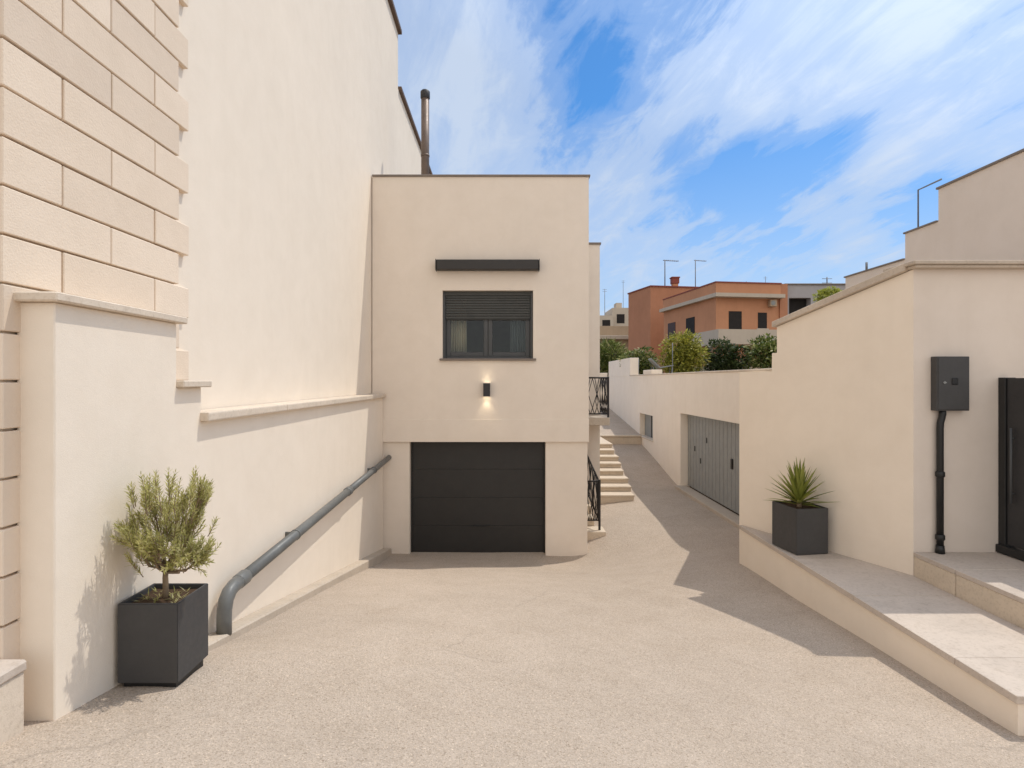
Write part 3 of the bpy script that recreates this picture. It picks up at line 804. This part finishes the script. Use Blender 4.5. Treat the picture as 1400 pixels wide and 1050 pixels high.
mb = MB(); mb.box(4.175, 4.36, 16.70, 18.45, -1.74, -1.699, .006); mb.build('sill', M['coping'], wv)
for y, zt in ((19.2, .72), (15.3, 1.0)):
    mb = MB(); mb.tube([(4.35, y, .2), (4.35, y, zt)], .010, 6)
    tag(mb.build('fence_post', M['steel'], None, (4.35, y, .2)), 'thin metal post on the garden wall beside the pale end block' if y > 18 else 'taller thin metal post on the garden wall before the yellow green bush', 'post')
# low wall closing the alley
mb = MB(); mb.box(0.2, 4.5, 26.0, 26.3, -2, .36, .01)
tag(mb.build('end_wall', M['stucco_right'], None, (2, 26, -1)), 'low pale wall closing the far end of the alley', 'wall')
# folded lounger frame seen over the wall
lg = thing('garden_chair', 'grey folding garden chair leaning behind the garden wall by bushes', 'chair', (5.0, 19.2, -.55))
mb = MB(); mb.prism([(4.75, 19.2, .72), (5.05, 19.2, .42), (5.05, 19.6, .42), (4.75, 19.6, .72)], (.02, 0, .03), .004); mb.build('backrest', M['galv'], lg)
mb = MB(); mb.prism([(5.06, 19.2, .42), (5.5, 19.2, .50), (5.5, 19.6, .50), (5.06, 19.6, .42)], (0, 0, .03), .004); mb.build('seat', M['galv'], lg)
for x, y in ((4.85, 19.25), (4.85, 19.55), (5.45, 19.25), (5.45, 19.55)):
    mb = MB(); mb.tube([(x, y, -.55), (x, y, .47)], .012, 6); mb.build('leg', M['steel'], lg)

# ------------------------------------------------------------------ shrubs behind the wall
def bush(name, label, c, r, n, size, mat, seed, cat='bush', lumps=9, lw=.5, stretch=1.0, base=-.55):
    rn = random.Random(seed); C_ = Vector(c); t = thing(name, label, cat, (c[0], c[1], base))
    L = []
    for i in range(lumps):
        a = rn.uniform(0, 6.28); e = rn.uniform(-.6, 1.2); k = rn.uniform(.35, .72)
        L.append((C_ + Vector((math.cos(a) * math.cos(e) * r[0] * k, math.sin(a) * math.cos(e) * r[1] * k, math.sin(e) * r[2] * k)), rn.uniform(.32, .55)))
    L.append((C_, .62))
    m_ = MB()
    for i in range(n):
        q, k = rn.choice(L)
        v = Vector((rn.gauss(0, 1), rn.gauss(0, 1), rn.gauss(0, 1))).normalized()
        p_ = q + Vector((v.x * r[0], v.y * r[1], v.z * r[2])) * k * rn.uniform(.75, 1.03) * (1 + .25 * mnoise.noise(v * 3 + C_))
        d = (v + Vector((rn.uniform(-1, 1), rn.uniform(-1, 1), rn.uniform(-.7, .9)))).normalized()
        s = size * rn.uniform(.6, 1.25)
        leaf(m_, p_, d, Vector((rn.uniform(-1, 1), rn.uniform(-1, 1), 1)).normalized(), s * stretch, s * lw, .15, -s * .15)
    m_.build('crown', mat, t)
    tm = MB()
    for i in range(4):
        a = rn.uniform(0, 6.28)
        tm.tube([(c[0] + .05 * math.cos(a), c[1] + .05 * math.sin(a), base), (c[0] + r[0] * .15 * math.cos(a), c[1] + r[1] * .15 * math.sin(a), (base + c[2]) / 2), (c[0] + r[0] * .5 * math.cos(a), c[1] + r[1] * .5 * math.sin(a), c[2] + r[2] * .25)], [.05, .04, .015], 6)
    tm.build('trunk', M['darkbark'], t)
    return t
bush('round_bush', 'round yellow green bush behind the garden wall, the brightest of them', (6.05, 20, .74), (.88, .8, .86), 7500, .105, M['bush_yel'], 3, lumps=18)
bush('dark_shrub', 'dark green shrub between the yellow green bush and the leafy shrub', (7.95, 21.3, .55), (.95, .8, 1.0), 5200, .13, M['bush_dark'], 5)
bush('leafy_shrub', 'mid green shrub with pale leaves against the coped wall of the right building', (9.2, 20.4, .72), (1.0, .8, 1.0), 4200, .15, M['bush_mid'], 8)
bush('low_shrub', 'dark low shrub filling the gap left of the yellow green bush', (4.85, 21.5, .50), (.8, .6, .72), 3000, .13, M['bush_mid'], 13)
bush('arching_shrub', 'dark green shrub with long drooping leaves beyond the end of the alley', (4.75, 27.5, .85), (1.1, .9, 1.15), 3600, .17, M['bush_mid'], 21, stretch=2.0, lw=.28)
bush('lime_bush', 'pale lime green bush peeking over the sloping coping at right', (7.8, 14, 1.97), (.42, .4, .25), 1300, .08, M['bush_lime'], 33)

# ------------------------------------------------------------------ buildings behind
def quadbox(mb, pts, z0, z1):
    mb.prism([(x, y, z0) for x, y in pts], (0, 0, z1 - z0)); return mb
oh = thing('orange_house', 'orange rendered house with flat slab eaves beyond the garden wall', 'house', (13, 36, -.5))
P1, P2, P3, P4 = (11.45, 42.5), (12.55, 35.0), (16.65, 35.7), (16.2, 44)
quadbox(MB(), [P1, P2, P3, P4], -.5, 5.0).build('wall', M['orange'], oh)
f = lambda a, b_, t: (a[0] + (b_[0] - a[0]) * t, a[1] + (b_[1] - a[1]) * t)
quadbox(MB(), [(11.15, 42.6), (12.35, 34.45), (16.75, 35.1), (16.7, 44)], 5.0, 5.22).build('eaves_slab', M['offwhite'], oh)
quadbox(MB(), [(11.40, 42.5), (12.5, 34.9), (16.66, 35.5), (16.6, 44)], 5.221, 5.87).build('parapet', M['orange'], oh)
quadbox(MB(), [(11.37, 42.55), (12.47, 34.85), (16.70, 35.45), (16.65, 44)], 5.871, 5.95).build('parapet_cap', M['brick_red'], oh)
quadbox(MB(), [(11.9, 37.6), (12.3, 33.9), (16.6, 34.5), (16.4, 36.4)], 2.15, 3.02).build('balcony', M['offwhite'], oh)
quadbox(MB(), [(11.9, 37.55), (12.35, 34.1), (16.5, 34.7), (16.4, 36.4)], -.5, .9).build('ground_floor', M['tan'], oh)
quadbox(MB(), [(16.66, 35.6), (17.2, 35.75), (17.2, 44), (16.66, 44)], -.5, 5.93).build('end_pier', M['orange_dark'], oh)
def wall_win(p, q, t0, t1, z0, z1, mat, parent, name='window'):
    a = Vector((*f(p, q, t0), 0)); c = Vector((*f(p, q, t1), 0)); d = (c - a).normalized(); n = Vector((d.y, -d.x, 0))
    m_ = MB(); m_.prism([tuple(a - n * .05) [:2] + (z0,), tuple(c - n * .05)[:2] + (z0,), tuple(c + n * .03)[:2] + (z0,), tuple(a + n * .03)[:2] + (z0,)], (0, 0, z1 - z0))
    w_ = m_.build(name, mat, parent)
    m_ = MB(); n2 = n * .08
    m_.prism([tuple(a - d * .1)[:2] + (z0 - .08,), tuple(c + d * .1)[:2] + (z0 - .08,), tuple(c + d * .1 + n2)[:2] + (z0 - .08,), tuple(a - d * .1 + n2)[:2] + (z0 - .08,)], (0, 0, .07))
    m_.build('sill', M['offwhite'], w_)
wall_win(P2, P3, .20, .40, 3.0, 4.2, M['dark'], oh); wall_win(P2, P3, .66, .80, 3.2, 4.15, M['dark'], oh)
wall_win(P1, P2, .10, .26, 2.95, 4.1, M['brownshut'], oh); wall_win(P1, P2, .48, .64, 3.05, 4.15, M['dark'], oh)
ac = thing('air_conditioner', 'small pale air conditioner under the eaves of the orange house', 'air conditioner', (16.05, 35.35, 4.6))
mb = MB(); mb.box(15.9, 16.3, 35.2, 35.55, 4.5, 4.9, .02); mb.build('case', M['tan'], ac)
mb = MB(); mb.tube([(16.07, 35.198, 4.7), (16.07, 35.185, 4.7)], .14, 14); mb.build('fan_grille', M['galv'], ac)

ob = thing('orange_block', 'plain orange rendered block left of the orange house with red chimney', 'house', (11, 48, -.5))
Q1, Q2, Q3, Q4 = (10.45, 50), (11.35, 46), (16, 46.8), (15.5, 53)
quadbox(MB(), [Q1, Q2, Q3, Q4], -.5, 7.42).build('wall', M['orange_dark'], ob)
quadbox(MB(), [(10.37, 50.05), (11.32, 45.9), (16.06, 46.72), (15.5, 53)], 7.421, 7.52).build('parapet_cap', M['brick_red'], ob)
mb = MB(); mb.box(13.5, 13.95, 47.4, 47.85, 7.4, 7.9, .01); ch = mb.build('chimney', M['orange'], ob)
mb = MB(); mb.box(13.43, 14.02, 47.33, 47.92, 7.901, 8.35, .03).box(13.38, 14.07, 47.28, 47.97, 8.351, 8.45, .02); mb.build('chimney_cap', M['brick_red'], ch)
quadbox(MB(), [(10.8, 45), (10.9, 44.2), (13, 44.4), (13, 45.9)], -.5, 1.6).build('lower_wall', M['tan'], ob)

gb = thing('grey_building', 'grey flat roofed building with dark loggia right of the orange house', 'building', (19.5, 37, -.5))
mb = MB(); mb.grid_wall([17.21, 17.5, 18.85, 26], [-.5, 3.2, 5.15, 5.95], [(17.5, 18.85, 3.2, 5.15)], 36.2, 37.0).box(17.21, 26, 40.5, 41, -.5, 5.9).box(17.21, 26, 37.01, 40.49, 5.6, 5.8); mb.build('wall', M['greywall'], gb)
mb = MB(); mb.box(17.51, 18.84, 36.75, 36.95, 3.21, 5.14); mb.build('loggia_dark_panel', M['dark'], gb)  # dark sheet standing in for the shade inside the open loggia
mb = MB(); mb.box(17.2, 26, 36.1, 37.1, 5.951, 6.03, .01); mb.build('parapet_cap', M['capmetal'], gb)
mb = MB(); mb.box(17.51, 18.84, 36.3, 36.34, 4.02, 4.07).box(17.51, 18.84, 36.3, 36.34, 3.7, 3.74); mb.build('rail', M['steel'], gb)

tbk = thing('tan_building', 'low tan building with flat roof slab at the far end of the alley', 'building', (9, 57, -.5))
mb = MB(); mb.box(7.5, 12.2, 55, 62, -.5, 3.9); mb.build('wall', M['tan'], tbk)
mb = MB(); mb.box(7.3, 12.4, 54.4, 62, 3.9, 4.25, .02); mb.build('roof_slab', M['offwhite'], tbk)
mb = MB(); mb.box(7.6, 12.2, 55.2, 62, 4.251, 5.2, .01); mb.build('parapet', M['tan'], tbk)
mb = MB(); mb.box(9.2, 10.6, 54.94, 55.02, 1.3, 3.2); mb.build('window', M['brownshut'], tbk)
fb = thing('distant_flats', 'cluster of pale grey flats farthest away beyond the tan building', 'building', (14, 92, -.5))
mb = MB(); mb.box(12, 16.5, 90, 98, -.5, 10.1).box(16.51, 20, 91, 98, -.5, 11.4).box(13.2, 14.4, 91, 94, 10.11, 11.3).box(17.3, 18.2, 92, 94, 11.41, 12.3); mb.build('wall', M['offwhite'], fb)
for x, y, z in ((12.8, 89.95, 8), (14.8, 89.95, 8), (17.2, 90.95, 9)):
    mb = MB(); mb.box(x, x + 1.2, y, y + .07, z, z + 1.4); mb.build('window', M['dark'], fb)

def antenna(label, x, y, z0, z1, kind=0, s=1.0):
    t = thing('antenna', label, 'antenna', (x, y, z0), 'television antennas on the roofs')
    m_ = MB(); m_.tube([(x, y, z0), (x, y, z1)], .045 * s, 5); m_.build('mast', M['steel'], t)
    m_ = MB()
    if kind == 0:
        m_.tube([(x - .15 * s, y, z1 - .05), (x + 1.1 * s, y, z1 - .12)], .03 * s, 4)
        for i in range(7): m_.tube([(x + (.1 + .15 * i) * s, y - .3 * s, z1 - .06 - .008 * i), (x + (.1 + .15 * i) * s, y + .3 * s, z1 - .06 - .008 * i)], .012 * s, 4)
    else:
        m_.tube([(x, y, z1 - .5 * s), (x, y, z1 + .02)], .03 * s, 4)
        for dz in (-.1, -.4): m_.tube([(x - .35 * s, y, z1 + dz * s), (x + .35 * s, y, z1 + dz * s)], .02 * s, 4)
    m_.build('aerial', M['steel'], t)
antenna('tall television antenna standing just left of the red chimney', 12.75, 47, 7.5, 9.75)
antenna('tall television antenna standing right of the red chimney', 15.2, 47.0, 7.5, 9.75, 0, .8)
antenna('small aerial at the middle of the orange house roof', 15.6, 38, 5.9, 6.45, 1, .7)
antenna('short thin aerial near the right end of the orange house roof', 16.4, 37, 5.9, 6.6, 1, .35)
antenna('aerial on the grey building near the lime green bush', 20.4, 37.2, 5.95, 6.6, 1, .9)
antenna('faint distant antenna nearest the house on the far flats', 15.5, 92, 10.1, 14.5, 1, 1.0)
antenna('faint distant antenna nearest the orange block on the far flats', 18.6, 93, 11.4, 16.0, 1, .8)

# ------------------------------------------------------------------ light, sky, camera
dirv = Vector((.42, .265, 1.0)).normalized()
elev = math.asin(dirv.z); az = math.atan2(dirv.x, dirv.y)
S = bpy.data.lights.new('sun', 'SUN'); S.energy = 2.3; S.angle = R(.53); S.color = (1.0, .945, .86)
so = bpy.data.objects.new('sun', S); COL.objects.link(so)
so.rotation_euler = (-dirv).to_track_quat('-Z', 'Y').to_euler(); so.location = (10, 8, 30)

wd_ = bpy.data.worlds.new('World'); sc.world = wd_; wd_.use_nodes = True
t = wd_.node_tree; bg = t.nodes['Background']; bg.inputs['Strength'].default_value = .15
sky = t.nodes.new('ShaderNodeTexSky'); sky.sky_type = 'NISHITA'; sky.sun_disc = False
sky.sun_elevation = elev; sky.sun_rotation = az; sky.air_density = 1.0; sky.dust_density = .6; sky.ozone_density = 2.0
tc = t.nodes.new('ShaderNodeTexCoord'); gen = tc.outputs['Generated']
def vdot(v, c):
    n = t.nodes.new('ShaderNodeVectorMath'); n.operation = 'DOT_PRODUCT'; t.links.new(v, n.inputs[0]); n.inputs[1].default_value = c; return n.outputs['Value']
sepd = t.nodes.new('ShaderNodeSeparateXYZ'); t.links.new(gen, sepd.inputs[0])
zc = math_(t, 'MAXIMUM', sepd.outputs['Z'], 0.0)
den = math_(t, 'ADD', zc, .22)
cx_ = math_(t, 'DIVIDE', sepd.outputs['X'], den); cy_ = math_(t, 'DIVIDE', sepd.outputs['Y'], den)
cmb = t.nodes.new('ShaderNodeCombineXYZ'); t.links.new(cx_, cmb.inputs[0]); t.links.new(cy_, cmb.inputs[1])
plane = cmb.outputs[0]
rotp = mapping(t, plane, (1, 1, 1), (0, 0, R(-14)))          # streaks run away from the viewer, a little to the left
v1 = mapping(t, rotp, (1.15, .55, 1), (0, 0, 0), (3.1, 1.7, 0))
n1 = noise(t, v1, 1.5, 8, .56, .7).outputs['Fac']
v2 = mapping(t, rotp, (3.4, .65, 1), (0, 0, 0), (.4, 2.2, 0))
n2 = noise(t, v2, 1.3, 8, .62, .9).outputs['Fac']
n3 = noise(t, mapping(t, rotp, (2.2, 1.0, 1)), 4.0, 9, .66, .8).outputs['Fac']
dens = math_(t, 'ADD', math_(t, 'ADD', math_(t, 'MULTIPLY', n1, .45), math_(t, 'MULTIPLY', n2, .50)), math_(t, 'MULTIPLY', n3, .33))
# clear gaps in the cirrus, at fixed directions in the sky (azimuth from north, elevation, half-width)
def skydir(px, py): return Vector(((px - 692) / 800, 1, (521 - py) / 800)).normalized()
gaps = [(765, 150, 60, .05), (785, 100, 70, .055), (850, 45, 95, .075), (900, 20, 60, .04), (930, 290, 50, .05), (985, 222, 60, .12), (1045, 235, 70, .13), (1110, 215, 60, .11), (1160, 190, 45, .06), (1020, 330, 45, .08), (1090, 320, 45, .07), (1240, 285, 55, .10), (1320, 262, 55, .10)]
whites = [(1150, 110, 160, .10), (980, 130, 70, .06), (690, 220, 130, .09), (870, 300, 70, .07), (1340, 90, 150, .10), (1000, 290, 40, .05), (1200, 235, 50, .09), (1100, 275, 40, .07), (640, 60, 90, .05), (1180, 345, 60, .06), (900, 60, 50, .05)]
for L_, sg in ((gaps, -1), (whites, 1)):
    for px, py, rad, amp in L_:
        d0 = skydir(px, py); d1 = skydir(px + rad, py); c0 = d0.dot(d1)
        dp_ = vdot(gen, d0)
        mr = t.nodes.new('ShaderNodeMapRange'); mr.interpolation_type = 'SMOOTHSTEP'
        mr.inputs['From Min'].default_value = 1 - (1 - c0) * 2.0; mr.inputs['From Max'].default_value = 1.0
        mr.inputs['To Min'].default_value = 0; mr.inputs['To Max'].default_value = amp * sg * 1.0
        t.links.new(dp_, mr.inputs['Value'])
        dens = math_(t, 'ADD', dens, mr.outputs[0])
cloud = ramp(t, dens, [(.43, (.03,) * 3), (.53, (.28,) * 3), (.64, (.66,) * 3), (.80, (.93,) * 3)], 'EASE')
# thin haze veil low on the horizon
veil = ramp(t, zc, [(0, (.95,) * 3), (.14, (.80,) * 3), (.26, (.35,) * 3), (.42, (.0,) * 3)])
cl = t.nodes.new('ShaderNodeMix'); cl.data_type = 'FLOAT'
fac = math_(t, 'MAXIMUM', cloud, math_(t, 'MULTIPLY', veil, .8))
# clouds brighten towards the sun, as thin cirrus does
sund = vdot(gen, dirv)
glow = ramp(t, sund, [(0.0, (1.0,) * 3), (.62, (1.0,) * 3), (.86, (1.5,) * 3), (1.0, (2.4,) * 3)])
cloudcol = mix(t, (3.75, 4.35, 5.3), glow, 1.0, 'MULTIPLY')
# behind the viewer, unseen and added to fill shaded walls: a milky cloud bank
south = math_(t, 'MULTIPLY', sepd.outputs['Y'], -1.0)
fill_bank = ramp(t, south, [(0.0, (0, 0, 0)), (.45, (1, 1, 1))])
cloudcol = mix(t, cloudcol, (7.2, 6.9, 6.6), fill_bank)
skyc = mix(t, sky.outputs[0], (.26, .64, .95), 1.0, 'MULTIPLY')
fac = math_(t, 'MAXIMUM', fac, math_(t, 'MULTIPLY', fill_bank, .9))
t.links.new(mix(t, skyc, cloudcol, fac), bg.inputs['Color'])

cam = bpy.data.cameras.new('camera'); co = bpy.data.objects.new('camera', cam); COL.objects.link(co)
cam.sensor_width = 36; cam.lens = 800 / 1400 * 36; cam.clip_start = .05; cam.clip_end = 3000
cam.shift_x = 8 / 1400; cam.shift_y = -4 / 1400
co.location = (0, 0, 0); co.rotation_euler = (R(90), 0, 0)
sc.camera = co
sc.view_settings.view_transform = 'Standard'; sc.view_settings.look = 'None'; sc.view_settings.exposure = 0.12; sc.view_settings.gamma = 1
sc.cycles.max_bounces = 8; sc.cycles.diffuse_bounces = 5; sc.cycles.transparent_max_bounces = 12
